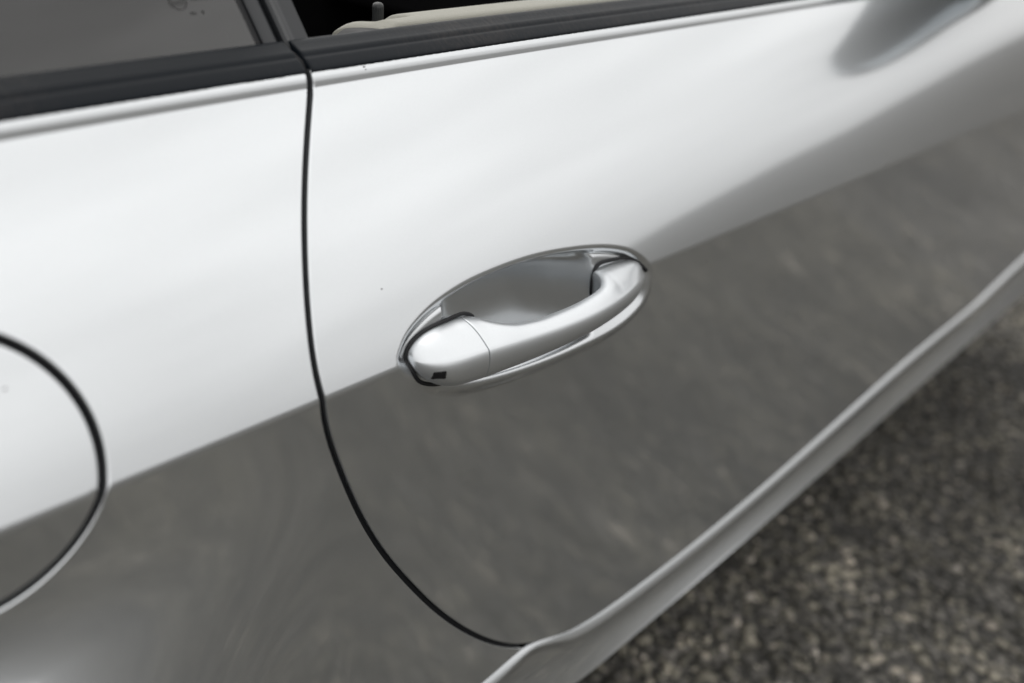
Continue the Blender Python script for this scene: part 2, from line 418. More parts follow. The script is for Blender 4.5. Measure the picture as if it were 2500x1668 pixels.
def make_asphalt():
    m, n, l, b = mat_new('worn_asphalt')
    t = n.new('ShaderNodeTexCoord')
    v = n.new('ShaderNodeTexVoronoi'); v.inputs['Scale'].default_value = 130; l.new(t.outputs['Object'], v.inputs['Vector'])
    big = n.new('ShaderNodeTexNoise'); big.inputs['Scale'].default_value = 5; big.inputs['Detail'].default_value = 6; l.new(t.outputs['Object'], big.inputs['Vector'])
    sv = n.new('ShaderNodeSeparateColor'); l.new(v.outputs['Color'], sv.inputs[0])
    r = n.new('ShaderNodeValToRGB'); e = r.color_ramp.elements
    e[0].position = 0; e[0].color = (.010, .0095, .008, 1); e[1].position = 1; e[1].color = (.11, .103, .092, 1)
    k = e.new(.55); k.color = (.028, .0268, .0240, 1)
    l.new(sv.outputs[0], r.inputs[0])
    br = n.new('ShaderNodeMapRange'); br.inputs['From Min'].default_value = .3; br.inputs['From Max'].default_value = .7; br.inputs['To Min'].default_value = .7; br.inputs['To Max'].default_value = 2.2
    l.new(big.outputs[0], br.inputs['Value'])
    mx = n.new('ShaderNodeMix'); mx.data_type = 'RGBA'; mx.blend_type = 'MULTIPLY'; mx.inputs['Factor'].default_value = 1
    l.new(r.outputs[0], mx.inputs['A']); l.new(br.outputs[0], mx.inputs['B']); l.new(mx.outputs['Result'], b.inputs['Base Color'])
    bp = n.new('ShaderNodeBump'); bp.inputs['Distance'].default_value = .004; l.new(v.outputs['Distance'], bp.inputs['Height']); l.new(bp.outputs[0], b.inputs['Normal'])
    setp(b, Roughness=.85)
    return m
ASPHALT = make_asphalt()
def make_stone():
    m, n, l, b = mat_new('road_aggregate')
    g = n.new('ShaderNodeNewGeometry'); r = n.new('ShaderNodeValToRGB'); e = r.color_ramp.elements
    e[0].position = 0; e[0].color = (.012, .0115, .010, 1); e[1].position = 1; e[1].color = (.32, .295, .26, 1)
    for p, c in ((.45, (.046, .043, .0335)), (.75, (.104, .0965, .0765)), (.92, (.158, .145, .115)), (.975, (.21, .187, .155))):
        k = e.new(p); k.color = (*c, 1)
    l.new(g.outputs['Random Per Island'], r.inputs[0])
    t = n.new('ShaderNodeTexCoord'); big = n.new('ShaderNodeTexNoise'); big.inputs['Scale'].default_value = 5; big.inputs['Detail'].default_value = 6; l.new(t.outputs['Object'], big.inputs['Vector'])
    br = n.new('ShaderNodeMapRange'); br.inputs['From Min'].default_value = .3; br.inputs['From Max'].default_value = .7; br.inputs['To Min'].default_value = .5; br.inputs['To Max'].default_value = 2.1
    l.new(big.outputs[0], br.inputs['Value'])
    mx = n.new('ShaderNodeMix'); mx.data_type = 'RGBA'; mx.blend_type = 'MULTIPLY'; mx.inputs['Factor'].default_value = 1
    l.new(r.outputs[0], mx.inputs['A']); l.new(br.outputs[0], mx.inputs['B']); l.new(mx.outputs['Result'], b.inputs['Base Color'])
    setp(b, Roughness=.75)
    return m
STONE = make_stone()

# ------------------------------------------------------------------ ground
V = [(-400, -400, GROUND_Z), (400, -400, GROUND_Z), (400, 400, GROUND_Z), (-400, 400, GROUND_Z)]
g = mesh_from('ground', V, [(0, 1, 2, 3)], ASPHALT, smooth=False)
g['kind'] = 'structure'; g['label'] = 'dark worn asphalt under and beside the car'; g['category'] = 'ground'

# ------------------------------------------------------------------ the car
car = bpy.data.objects.new('car', None); COL.objects.link(car); car.location = (0, .9, GROUND_Z)
car['label'] = 'silver two-door car standing on asphalt, window lowered and handle in focus'; car['category'] = 'car'
PI_ = Matrix.Translation((0, -.9, -GROUND_Z))
def part(o, parent=car):
    """Attach without moving: every mesh is written in scene coordinates."""
    o.parent = parent
    o.matrix_parent_inverse = PI_ if parent is car else Matrix.Identity(4)
    return o

GAPW = .0017                                                           # half the shut line
gap_mid = spline(GAP, .0025)
_i0 = int(np.argmin(np.abs(gap_mid[:, 1] - .833)))                     # iron out the line below the belt corner
for _ in range(60): gap_mid[_i0 + 1:-1] = .25*gap_mid[_i0:-2] + .5*gap_mid[_i0 + 1:-1] + .25*gap_mid[_i0 + 2:]
ledge = spline(LEDGE, .008)
ledge_rear = spline(LEDGE_REAR, .004)
top_z = lambda x: ZC + BEAD(x) + BEAD_H
# door outline: down the shut line, forward along the sill, up and back along the belt
left_edge = np.vstack([offset(gap_mid, GAPW)[:-3], ledge[1:]])
left_edge = spline(left_edge, .003)
left_edge[0, 1] = top_z(left_edge[0, 0])
xs_top = np.arange(X_MAX, left_edge[0, 0] + .001, -.002)
left_edge = left_edge[left_edge[:, 0] <= X_MAX]
door_poly = np.vstack([left_edge, np.stack([xs_top, top_z(xs_top)], -1)])
def grid(x0, x1, z0, z1, dx, dz):
    X, Z = np.meshgrid(np.arange(x0, x1 + 1e-9, dx), np.arange(z0, z1 + 1e-9, dz)); return np.stack([X.ravel(), Z.ravel()], -1)
def base_points(x0, x1):
    return np.vstack([grid(x0, x1, .36, .694, .016, .014), grid(x0, x1, .706, .826, .012, .009)])
def line_points(x0, x1):
    p = []; xs = np.arange(x0, x1, .006) if x1 < .2 else np.r_[np.arange(x0, .5, .006), np.arange(.5, x1, .012)]
    if x0 < -.13: xs = np.unique(np.r_[xs, np.arange(-.137, -.112, .0008), np.arange(-.181, -.162, .0008)])
    for s in (-.0026, -.0020, -.0013, -.0006, 0, .0006, .0013, .0020, .0026): p.append(np.stack([xs, 0*xs + ZC + s], -1))
    for e in (-.004, -.0015, -.0004, .0004, .0013, .0024, .0036, .0048, .0058, .0066, .0072, .0077, .0081): p.append(np.stack([xs, ZC + BEAD(xs) + e], -1))
    return np.vstack(p)
dp = base_points(-.2, X_MAX)
near_cup = (np.abs(dp[:, 0] - .002) < .136) & (np.abs(dp[:, 1] - .6925) < .052)
cupg = grid(-.134, .138, .641, .744, .0017, .0013)
t_ = np.roll(CUP_S, -1, 0) - np.roll(CUP_S, 1, 0); t_ /= np.linalg.norm(t_, axis=1, keepdims=True)
cd_ = cup_d(cupg[:, 0], cupg[:, 1]); cupg = cupg[(cd_ > .0146) | (cd_ < -.0052)]
nrm_ = np.stack([-t_[:, 1], t_[:, 0]], -1)
if not inside(CUP_S[:1] + .002*nrm_[:1], CUP_S)[0]: nrm_ = -nrm_
rims = np.vstack([CUP_S + k*nrm_ for k in np.arange(-.0045, .0142, .0009)])
dp = np.vstack([dp[~near_cup], cupg, rims])
lp = line_points(-.2, X_MAX)
lp = lp[~((np.abs(lp[:, 0] - .002) < .136) & (np.abs(lp[:, 1] - .6925) < .052) & (cup_d(lp[:, 0], lp[:, 1]) > -.004))]
door = part(panel('door', door_poly, [(left_edge, False)], [], door_surface, dp, PAINT, None, eps=2e-4, lines=lp))
door.data.materials.append(make_paint('silver_paint_in_the_cup', .34, .6, .22, .5))
_c = np.empty(len(door.data.polygons)*3); door.data.polygons.foreach_get('center', _c); _c = _c.reshape(-1, 3)
_in = (np.abs(_c[:, 0]) < .14) & (np.abs(_c[:, 2] - .69) < .06); _in[_in] = cup_d(_c[_in, 0], _c[_in, 2]) > .0035
door.data.polygons.foreach_set('material_index', _in.astype(np.int32))
door['label'] = 'silver door with pressed handle cup and sharp side crease'

# rear quarter panel with the round hole for the fuel flap
q_edge = offset(gap_mid, -GAPW)
k_end = int(np.argmin(np.hypot(q_edge[:, 0] - LEDGE_REAR[0][0], q_edge[:, 1] - LEDGE_REAR[0][1]))) - 1
q_edge = q_edge[:k_end]; q_edge[0, 1] = top_z(q_edge[0, 0])
q_low = ledge_rear[ledge_rear[:, 0] > X_MIN]
xs_top = np.arange(X_MIN, q_edge[0, 0] - .001, .002)
q_poly = np.vstack([q_edge, q_low, np.stack([xs_top, top_z(xs_top)], -1)])
th = np.linspace(0, 2*math.pi, 120, endpoint=False)
ring = lambda r: np.stack([FLAP_C[0] + r*np.cos(th), FLAP_C[1] + r*np.sin(th)], -1)
hole = ring(FLAP_R + .0019); flap_poly = ring(FLAP_R - .0017)
quarter = part(panel('rear_quarter_panel', q_poly, [(np.vstack([q_edge, q_low]), False), (hole, True)], [hole], S, base_points(X_MIN, .05), PAINT, None, lines=line_points(X_MIN, .05)))
fp = base_points(FLAP_C[0] - .07, FLAP_C[0] + .07)
flap = part(panel('fuel_flap', flap_poly, [(flap_poly, True)], [], lambda x, z: S(x, z) + .0003, fp, PAINT, None, lines=line_points(FLAP_C[0] - .07, FLAP_C[0] + .07)))
flap['label'] = 'round silver fuel flap set in the rear quarter panel'

# black seals lying deep in the shut lines
def on_surf(P, f, dy): return np.stack([P[:, 0], f(P[:, 0], P[:, 1]) + dy, P[:, 1]], -1)
part(tube('door_seal', on_surf(gap_mid, S, .0078), .0050, RUBBER, None, 8), door)
part(tube('flap_seal', on_surf(ring(FLAP_R), S, .0082), .0050, RUBBER, None, 8, True), flap)

# ------------------------------------------------------------------ window trim along the belt
TP = [(.004, -.004), (-.0013, -.0012), (-.0016, -.0004), (-.0010, .0006), (.0015, .0028), (.0042, .0048), (.0050, .0051), (.0056, .0054),
      (.0066, .0066), (.0080, .0077), (.0100, .0085), (.0125, .0096), (.0150, .0108), (.0166, .0114), (.0178, .0115), (.0186, .0108), (.0188, .0060), (.0188, -.006)]
TPs = spline(TP[1:-1], .0006)
TPs = np.vstack([TP[0], TPs, TP[-1]])
def trim_ring(x):
    zt = float(top_z(x)); yt = float(S(x, zt))
    return [(x, yt + d, zt + h) for d, h in TPs]
GX = float(gap_mid[0, 0])
def belt(name, x0, x1, parent):
    xs = np.r_[x0, x0 + np.array([.0004, .001]), np.linspace(x0 + .002, x1 - .002, max(int((x1 - x0)/.012), 4)), x1 - np.array([.001, .0004]), x1]
    rings = []
    for x in xs:
        r = np.array(trim_ring(x)); e = min(x - x0, x1 - x)
        sh = .0006*max(0, 1 - e/.001)**2                              # softened cut ends
        r[:, 1] += sh*.5; r[:, 2] -= sh
        rings.append(r)
    nv = len(rings[0]); Vv = np.vstack(rings); F = grid_faces(len(xs), nv)
    F += [tuple(range(nv)), tuple(reversed(range((len(xs) - 1)*nv, len(xs)*nv)))]
    return part(recalc(mesh_from(name, Vv, F, TRIM, None), R(50)), parent)
belt('window_weatherstrip', GX + .0018, X_MAX, door)
belt('window_weatherstrip', X_MIN, GX - .0018, quarter)

# ------------------------------------------------------------------ rear side window and pillar covers
def belt_at(x, dy, dz): zt = float(top_z(x)); return np.array([x, float(S(x, zt)) + dy, zt + dz])
UP = np.array([-.20, .50, 1.0])                                        # the side windows lean in and back
def strip(name, x0, x1, depth0, thick, h, mat, parent, bulge=.0012, lean=UP, wav=None):
    """Upright moulding of the window frame: a slightly domed bar from the belt up."""
    b0, b1 = belt_at(x0, .0165 + depth0, .004), belt_at(x1, .0165 + depth0, .004)
    up = lean/np.linalg.norm(lean); n_out = np.cross(up, [1, 0, 0]); n_out = n_out/np.linalg.norm(n_out)
    if n_out[1] > 0: n_out = -n_out
    prof = []
    for t in np.linspace(0, 1, 13):
        bl = bulge*(1 - (2*t - 1)**2)**.5 if wav is None else wav(t)
        prof.append(b0 + (b1 - b0)*t + n_out*bl)
    prof += [b1 - n_out*thick, b0 - n_out*thick]
    Vv = np.vstack([np.array(prof), np.array(prof) + up*h*.5, np.array(prof) + up*h]); nv = len(prof)
    F = grid_faces(3, nv, True) + [tuple(range(nv)), tuple(reversed(range(2*nv, 3*nv)))]
    return part(recalc(mesh_from(name, Vv, F, mat, None), R(40)), parent)
strip('pillar_cover', GX - .0098, GX - .0013, .0012, .02, .36, PILLAR, quarter)
strip('window_seal', GX - .0140, GX - .0098, .0026, .02, .36, GASKET, quarter, bulge=.0004)
def wave(t):   # door-side cover: a rounded rib, a fine groove, then a hollow flank
    return .0030*math.exp(-((t - .10)/.14)**2) + .0009*math.exp(-((t - .38)/.10)**2) - .0006*math.exp(-((t - .47)/.05)**2)
strip('window_frame_cover', GX + .0010, GX + .0180, .0010, .004, .36, PILLAR, door, wav=wave)

gx1, gx0 = GX - .0138, X_MIN + .05
up = UP/np.linalg.norm(UP)
def glass_pt(x, t, o=0.0):
    p = belt_at(x, .0170, .002) + UP*t + np.array([0, .10*t*t, 0])
    return p + np.array([0, o, 0])
nx, nt = 40, 16
Vv = [glass_pt(gx0 + (gx1 - gx0)*i/(nx - 1), .34*j/(nt - 1) - .012) for i in range(nx) for j in range(nt)]
Vi = [v + np.array([0, .0038, -.0015]) for v in Vv]
F = grid_faces(nx, nt); nb = len(Vv)
F2 = [tuple(reversed([a + nb for a in f])) for f in F]
rim_ = [i*nt for i in range(nx)] + [(nx - 1)*nt + j for j in range(1, nt)] + [i*nt + nt - 1 for i in range(nx - 2, -1, -1)] + [j for j in range(nt - 2, 0, -1)]
F3 = [(rim_[i], rim_[(i + 1) % len(rim_)], rim_[(i + 1) % len(rim_)] + nb, rim_[i] + nb) for i in range(len(rim_))]
win = part(recalc(mesh_from('rear_side_window', Vv + Vi, F + F2 + F3, GLASS, None), R(40)))
win['label'] = 'dark tinted rear side window with small printed approval marks'

# printed approval marks in the lower front corner of the window
MARK_X, MARK_T = -.1690, .0300
def print_flat(name, bm, x, t, size):
    """Lay flat print (in its own x, y) on the outside of the window glass."""
    for v in bm.verts:
        px, py = v.co.x*size, v.co.y*size
        p = glass_pt(x + px, t + py*.88, -.00025); v.co = Vector(p)
    return part(bm_obj(name, bm, ETCH, None, False), win)
def text_bm(body):
    cu = bpy.data.curves.new('print', 'FONT'); cu.body = body; cu.size = 1; cu.align_x = 'LEFT'; cu.resolution_u = 3
    o = bpy.data.objects.new('print', cu); COL.objects.link(o)
    bpy.context.view_layer.update()
    me = bpy.data.meshes.new_from_object(o.evaluated_get(bpy.context.evaluated_depsgraph_get()))
    bm = bmesh.new(); bm.from_mesh(me); bpy.data.objects.remove(o); bpy.data.curves.remove(cu); bpy.data.meshes.remove(me)
    return bm
def ring_bm(r0, r1, sx=1.0, n=40):
    bm = bmesh.new(); vs = [[bm.verts.new((sx*r*math.cos(2*math.pi*i/n), r*math.sin(2*math.pi*i/n), 0)) for i in range(n)] for r in (r0, r1)]
    for i in range(n): bm.faces.new((vs[0][i], vs[1][i], vs[1][(i + 1) % n], vs[0][(i + 1) % n]))
    return bm
print_flat('approval_ring', ring_bm(.42, .5, 1.25), MARK_X, MARK_T, .0072)
print_flat('approval_letters', text_bm('ccc'), MARK_X - .0030, MARK_T - .0011, .0046)
print_flat('approval_number', text_bm('E 000088'), MARK_X + .0078, MARK_T + .0004, .0030)
print_flat('approval_number', text_bm('43R'), MARK_X + .0036, MARK_T - .0058, .0022)
print_flat('approval_number', text_bm('8'), MARK_X + .0100, MARK_T - .0058, .0028)

# ------------------------------------------------------------------ inside of the door: leather top, slot, lock pin; dark cabin behind
LX0 = -.0600
LP = [(.0215, -.030), (.0212, .0040), (.0218, .0078), (.0240, .0092), (.0285, .0098), (.0340, .0100), (.0400, .0096), (.0455, .0080), (.0490, .0040), (.0500, -.004), (.0505, -.06)]
LPs = spline(LP, .0015)
PIN_X = -.0420
def leather_ring(x):
    zt = float(top_z(x)); yt = float(S(x, zt)); e = max(x - LX0, 0)
    end = min(e/.012, 1)**.5
    out = []
    notch = math.exp(-((x - PIN_X - .004)/.0105)**4)
    for d, h in LPs:
        hh = h if h < 0 else h*(.35 + .65*end)
        k = sstep(.030, .038, d)*notch
        out.append((x + .006 - .016*(d - .0215)/.03, yt + d, zt + hh + .0036 - .013*float(k)))
    return out
xs = np.r_[LX0, LX0 + np.array([.0006, .0015, .003, .005, .008]), np.arange(LX0 + .010, .03, .0016), np.arange(.034, X_MAX - .1, .02)]
leather = part(recalc(sweep_x('leather_door_top', xs, leather_ring, LEATHER, None)), door)
leather['label'] = 'grained olive grey leather along the top of the door'
def end_cap_ring(x):
    zt = float(top_z(x)); yt = float(S(x, zt)); u = (x - (LX0 - .016))/.030
    hgt = .0058*math.sqrt(max(1 - (1 - min(u, 1))**2.4, 0)) + .001
    return [(x, yt + d, zt + .0030*min(max(u, 0)*3, 1) + (hgt if 0 < i < 9 else -.02) - .0008*((i - 4)/4)**2) for i, d in enumerate(np.linspace(.0205, .046, 10))]
part(recalc(sweep_x('door_top_end_cap', np.linspace(LX0 - .016, LX0 + .014, 24), end_cap_ring, GASKET, None), R(45)), door)
# lock pin: ribbed plastic button with a rounded head
bm = bmesh.new(); prof = [(.0033, -.010), (.0033, .0118), (.00335, .0125), (.0033, .0135), (.0029, .0146), (.0020, .0154), (.0008, .0157)]
nn = 64; rows = []
pc = belt_at(PIN_X, .0420, .0050)
for r_, h_ in prof:
    rows.append([bm.verts.new((pc[0] + (r_ - (.00022 if (i % 4 < 2 and .0 <= h_ < .0145 or i % 4 < 2 and h_ < 0) else 0))*math.cos(2*math.pi*i/nn),
                               pc[1] + (r_ - (.00022 if (i % 4 < 2 and h_ < .0145) else 0))*math.sin(2*math.pi*i/nn), pc[2] + h_)) for i in range(nn)])
for a, b in zip(rows, rows[1:]):
    for i in range(nn): bm.faces.new((a[i], a[(i + 1) % nn], b[(i + 1) % nn], b[i]))
bm.faces.new(rows[-1])
part(recalc(bm_obj('lock_pin', bm, PLASTIC, None), R(35)), door)
part(tube('lock_pin_collar', [pc + np.array([.0068*math.cos(a) + .003, .0068*math.sin(a), -.0010]) for a in np.linspace(0, 2*math.pi, 33)[:-1]], .0024, PLASTIC, None, 10, True), door)

def box_bm(bm, x0, x1, y0, y1, z0, z1, faces='xXyYzZ'):
    v = [bm.verts.new((x, y, z)) for x in (x0, x1) for y in (y0, y1) for z in (z0, z1)]
    q = {'x': (0, 1, 3, 2), 'X': (4, 6, 7, 5), 'y': (0, 4, 5, 1), 'Y': (2, 3, 7, 6), 'z': (0, 2, 6, 4), 'Z': (1, 5, 7, 3)}
    for f in faces: bm.faces.new([v[i] for i in q[f]])
bm = bmesh.new()
box_bm(bm, X_MIN + .03, X_MAX - .02, .125, 1.62, .42, .80, 'xXyYz')                 # tub, open at the top
box_bm(bm, X_MAX - .55, X_MAX - .03, .13, 1.60, .60, .92)                              # dashboard
box_bm(bm, X_MIN + .04, X_MIN + .55, .14, 1.60, .50, .88)                              # rear bulkhead shelf
part(bm_obj('cabin_lining', bm, CABIN, None, False))
bm = bmesh.new()
box_bm(bm, X_MIN + .02, X_MAX - .01, .060, 1.68, .355, .41)
xs = np.linspace(X_MIN + .02, X_MAX - .01, 30); zs = np.linspace(.40, .825, 12); gr = [[bm.verts.new((x, float(S(x, z)) + .052, z)) for z in zs] for x in xs]
for i in range(len(xs) - 1):
    for j in range(len(zs) - 1): bm.faces.new((gr[i][j], gr[i + 1][j], gr[i + 1][j + 1], gr[i][j + 1]))
part(bm_obj('inner_body', bm, SHELL, None, False))

# ------------------------------------------------------------------ sill
L_all = np.vstack([ledge_rear[::-1], ledge[1:]])
L_all = L_all[np.argsort(L_all[:, 0])]
_lx = np.unique(L_all[:, 0]); _lz = np.array([L_all[L_all[:, 0] == v, 1].mean() for v in _lx])
_sx = np.arange(X_MIN - .05, X_MAX + .05, .002); _sz = np.interp(_sx, _lx, _lz)
for _ in range(24): _sz[1:-1] = .25*_sz[:-2] + .5*_sz[1:-1] + .25*_sz[2:]
sill_z = lambda x: float(np.interp(x, _sx, _sz))
SB = np.array([(-.95, .332), (-.3, .335), (0, .3385), (.15, .3405), (.35, .3440), (.55, .3490), (.75, .3560), (.94, .3620), (1.1, .3650), (1.25, .3685), (1.7, .378)])
sill_b = lambda x: float(_smooth_interp(np.array([x]), SB[:, 0], SB[:, 1])[0])
def sill_ring(x):
    zl = sill_z(x); yl = float(S(x, zl)); zb = sill_b(x); H = (zl - .0105) - zb
    k = 1 - .5*math.exp(-((x - .035)/.035)**2)
    p = [(.020, .002), (.012, -.0005), (.0034, -.0010), (.0012, -.0018), (-.0026, -.0078), (-.0030, -.0090), (-.0029, -.0102)]
    P = [(yl + (a*k if a < 0 else a), zl + b*k) for a, b in p]
    for t in np.linspace(.08, 1, 16):
        P.append((yl - .0018*k + .0022*math.sin(math.pi*min(t*1.2, 1))*(1 - t) - .0084*t**2.3, zl - .0102*k - (H + .0003)*t))
    y1, z1 = P[-1]
    P += [(y1 + .0008, z1 - .0018), (y1 + .003, z1 - .0030), (y1 + .02, z1 - .002), (y1 + .06, z1 + .01)]
    return [(x, y, z) for y, z in P]
xs = np.r_[np.arange(X_MIN, -.05, .03), np.arange(-.05, 1.3, .008), np.arange(1.3, X_MAX, .03)]
sill = part(recalc(sweep_x('sill', xs, sill_ring, PAINT, None, True, False), R(26)))
sill['label'] = 'silver sill moulding running along the foot of the door'
sill_in = [(x, float(S(x, sill_z(x))) + .014, sill_z(x) + .003) for x in np.arange(.06, X_MAX, .02)]
part(tube('sill_seal', sill_in, .0055, RUBBER, None, 8), sill)

# ------------------------------------------------------------------ door handle
HX0, HX1, SEAM = -.1086, .1168, -.0672
def tab(pts):
    a = np.array(pts); return lambda x: _smooth_interp(np.asarray(x, float), a[:, 0], a[:, 1])
def blunt(x, x0, w, p=2.0):
    """0 at the tip, 1 from w on: quarter-ellipse rounding of an end."""
    e = np.clip((x - x0)/w, 0, 1); return (1 - (1 - e)**p)**(1/p)
_yr = tab([(-.12, -.0128), (-.085, -.0150), (-.07, -.0166), (-.045, -.0200), (0, -.0236), (.03, -.0230), (.05, -.0204), (.066, -.0168), (.082, -.0118), (.095, -.0064), (.105, -.0014), (.1168, .0045)])
h_yr = lambda x: .0045 + (_yr(x) - .0045)*blunt(x, HX0, .030, 2.2)
h_zr = tab([(-.12, .7005), (-.09, .7010), (-.046, .7010), (0, .7004), (.05, .6998), (.08, .6985), (.1, .6955), (.1168, .6910)])
_zt = tab([(-.12, .7120), (-.0891, .7121), (-.0777, .7123), (-.068, .7124), (-.059, .7111), (-.0523, .7090), (-.0409, .7061), (-.023, .7042), (0, .7038),
           (.0215, .7042), (.0348, .7051), (.0438, .7060), (.052, .7074), (.0600, .7090), (.068, .7090), (.0774, .7084), (.0928, .7066), (.1168, .7030)])
h_zt = lambda x: h_zr(x) + (_zt(x) - h_zr(x))*blunt(x, HX0, .022)*blunt(-x, -HX1, .022)
_zb = tab([(-.12, .6826), (-.09, .6826), (-.067, .6816), (-.046, .6824), (-.016, .6834), (.0185, .6844), (.05, .6848), (.075, .6836), (.095, .6818), (.1168, .6800)])
h_zb = lambda x: h_zr(x) + (_zb(x) - h_zr(x))*blunt(x, HX0, .024)*blunt(-x, -HX1, .024)
h_yt = tab([(-.12, .0046), (-.066, .0044), (-.060, .0025), (-.053, -.0035), (-.043, -.0090), (-.03, -.0125), (0, -.0150), (.025, -.0146), (.039, -.0132), (.0475, -.0105), (.054, -.0050), (.0595, .0025), (.066, .0055), (.1168, .0066)])
def bez(p0, p1, p2, p3, n):
    t = np.linspace(0, 1, n)[:, None]; p0, p1, p2, p3 = map(np.array, (p0, p1, p2, p3))
    return (1 - t)**3*p0 + 3*t*(1 - t)**2*p1 + 3*t*t*(1 - t)*p2 + t**3*p3
def handle_section(x):
    """(y, z) loop: over the top, along the ridge, down the front, round the back."""
    yr, zr, zt, zb, yt = (float(f(x)) for f in (h_yr, h_zr, h_zt, h_zb, h_yt))
    zt = max(zt, zr + .0002); zb = min(zb, zr - .0002); yt = max(yt, yr + .0004)
    hb = zr - zb; ht = zt - zr; w = yt - yr
    yb = yr + min(.0022, .20*hb)
    q = min(hb/.016, 1)
    T, Rr, B = (yt, zt), (yr, zr), (yb, zb)
    fl = float(sstep(-.040, -.062, x))                                 # the lock cover is flatter on top than the grip
    up_ = bez(T, (yt - .45*w, zt + (.08 - .20*fl)*ht), (yr + (.25 + .03*fl)*w, zr + (.55 - .09*fl)*ht), Rr, 16)
    fr = bez(Rr, (yr - .0024*q, zr - .24*hb), (yr - .0016*q, zr - .70*hb), (yb - .0010*q, zb + .10*hb), 16)[1:]
    lo = bez(fr[-1], (yb - .0004*q, zb + .03*hb), (yb + .0003*q, zb), (yb + .0016*q, zb), 6)[1:]
    back_t = max(yt + .0035, yb + .006*q + .001) if yt < 0 else yt + .012
    back_t = yt + .0035 + (.0085)*float(sstep(-.010, .004, yt))
    back_b = max(yb + .0065*q, back_t - .004) if yt < -.008 else back_t
    k = bez(lo[-1], (back_b - .001, zb + .0002), (back_b, zb + .10*hb), (back_b, zb + .3*hb), 6)[1:]
    k2 = bez(k[-1], (back_b, zr), (back_t, zr), (back_t, zt - .35*ht - .0004), 6)[1:]
    k3 = bez(k2[-1], (back_t, zt - .05*ht), (yt + .0012, zt - .0*ht), T, 7)[1:-1]
    return np.vstack([up_, fr, lo, k, k2, k3])
def handle_piece(name, x0, x1, seam0, seam1):
    n = 150
    u = .5 - .5*np.cos(np.linspace(0, math.pi, n)); xs = x0 + (x1 - x0)*(.55*u + .45*np.linspace(0, 1, n))
    rings = []
    for x in xs:
        s_ = handle_section(x); rings.append(np.column_stack([np.full(len(s_), x), s_]))
    def inset(r, d, dx):
        c = r[:, 1:].mean(0); q = r.copy(); v = q[:, 1:] - c; L = np.linalg.norm(v, axis=1, keepdims=True)
        q[:, 1:] = c + v*np.maximum(L - d, 0)/np.maximum(L, 1e-9); q[:, 0] += dx; return q
    if seam0: rings = [inset(rings[0], .0012, -.0001), inset(rings[0], .00035, -.0001), inset(rings[0], .0001, .0001)] + rings[1:]
    if seam1: rings = rings[:-1] + [inset(rings[-1], .0001, -.0001), inset(rings[-1], .00035, .0001), inset(rings[-1], .0012, .0001)]
    nv = len(rings[0]); Vv = np.vstack(rings); F = grid_faces(len(rings), nv, True)
    F += [tuple(range(nv)), tuple(reversed(range((len(rings) - 1)*nv, len(rings)*nv)))]
    return part(recalc(mesh_from(name, Vv, F, SATIN, None)), door)
grip = handle_piece('handle_grip', SEAM + .0005, HX1, True, False)
grip['label'] = 'curved silver pull grip of the door handle'
lock = handle_piece('lock_cover', HX0, SEAM - .0003, False, True)
lock['label'] = 'rounded silver lock cover at the rear end of the handle'
# dark core seen in the joint between the two
core = [np.column_stack([np.full(len(s_), x), s_.mean(0) + (s_ - s_.mean(0))*.90]) for x in (SEAM - .004, SEAM + .004) for s_ in [handle_section(SEAM)]]
nv = len(core[0])
part(recalc(mesh_from('handle_joint', np.vstack(core), grid_faces(2, nv, True) + [tuple(range(nv)), tuple(reversed(range(nv, 2*nv)))], GASKET, None)), door)

# touch sensor window on the lock cover
def front_y(x, z):
    s_ = handle_section(x)[:36]; o = np.argsort(s_[:, 1]); return float(np.interp(z, s_[o, 1], s_[o, 0]))
SQ = np.array([(-.1024, .6905), (-.1021, .6957), (-.0960, .6960), (-.0960, .6907)])
pts = []
for i in range(4):
    a, b, c = SQ[i - 1], SQ[i], SQ[(i + 1) % 4]
    ra = b + (a - b)/np.linalg.norm(a - b)*.0007; rc = b + (c - b)/np.linalg.norm(c - b)*.0007
    for t in np.linspace(0, 1, 5): pts.append((1 - t)**2*ra + 2*t*(1 - t)*b + t*t*rc)
pts = np.array(pts); cen = pts.mean(0); Vv = []; lev = (1.0, .98, .8, .6, .4, .2, 0.0)
for k, sc in enumerate(lev[:-1]):
    for p in pts:
        q = cen + (p - cen)*sc; Vv.append((q[0], front_y(*q) + (.0003 if k == 0 else -.00024), q[1]))
Vv.append((cen[0], front_y(*cen) - .00024, cen[1])); m_ = len(pts)
F = grid_faces(6, m_, True) + [(5*m_ + i, 5*m_ + (i + 1) % m_, 6*m_) for i in range(m_)]
sw = part(recalc(mesh_from('touch_sensor', Vv, F, GLOSS_BLACK, None)), door)
sw['label'] = 'small black square sensor on the lock cover'

# rubber gaskets under the lock cover and the front foot
def cup_path(P, dy): 
    P = spline(P, .0012); y = np.minimum(S_calm(P[:, 0], P[:, 1]) + .0062, door_surface(P[:, 0], P[:, 1])); return np.stack([P[:, 0], y + dy, P[:, 1]], -1)
GL = [(-.0560, .7092), (-.0595, .7117), (-.0640, .7133), (-.070, .7136), (-.0800, .7131), (-.0905, .7123), (-.1000, .7103), (-.1058, .7068), (-.1088, .7022), (-.1090, .6980), (-.1074, .6925), (-.1038, .6868), (-.0985, .6830), (-.0915, .6802), (-.082, .6783), (-.0745, .6780)]
part(tube('handle_gasket', cup_path(GL, -.0002), .00125, GASKET, None, 10, False, .8), door)
GR = [(.0560, .6900), (.0556, .6960), (.0565, .7030), (.0590, .7085), (.0640, .7112), (.0720, .7112), (.0830, .7098), (.0935, .7083), (.1015, .7052), (.1080, .7005), (.1130, .6955)]
part(tube('handle_gasket', cup_path(GR, -.0002), .0014, GASKET, None, 10, False, .8), door)

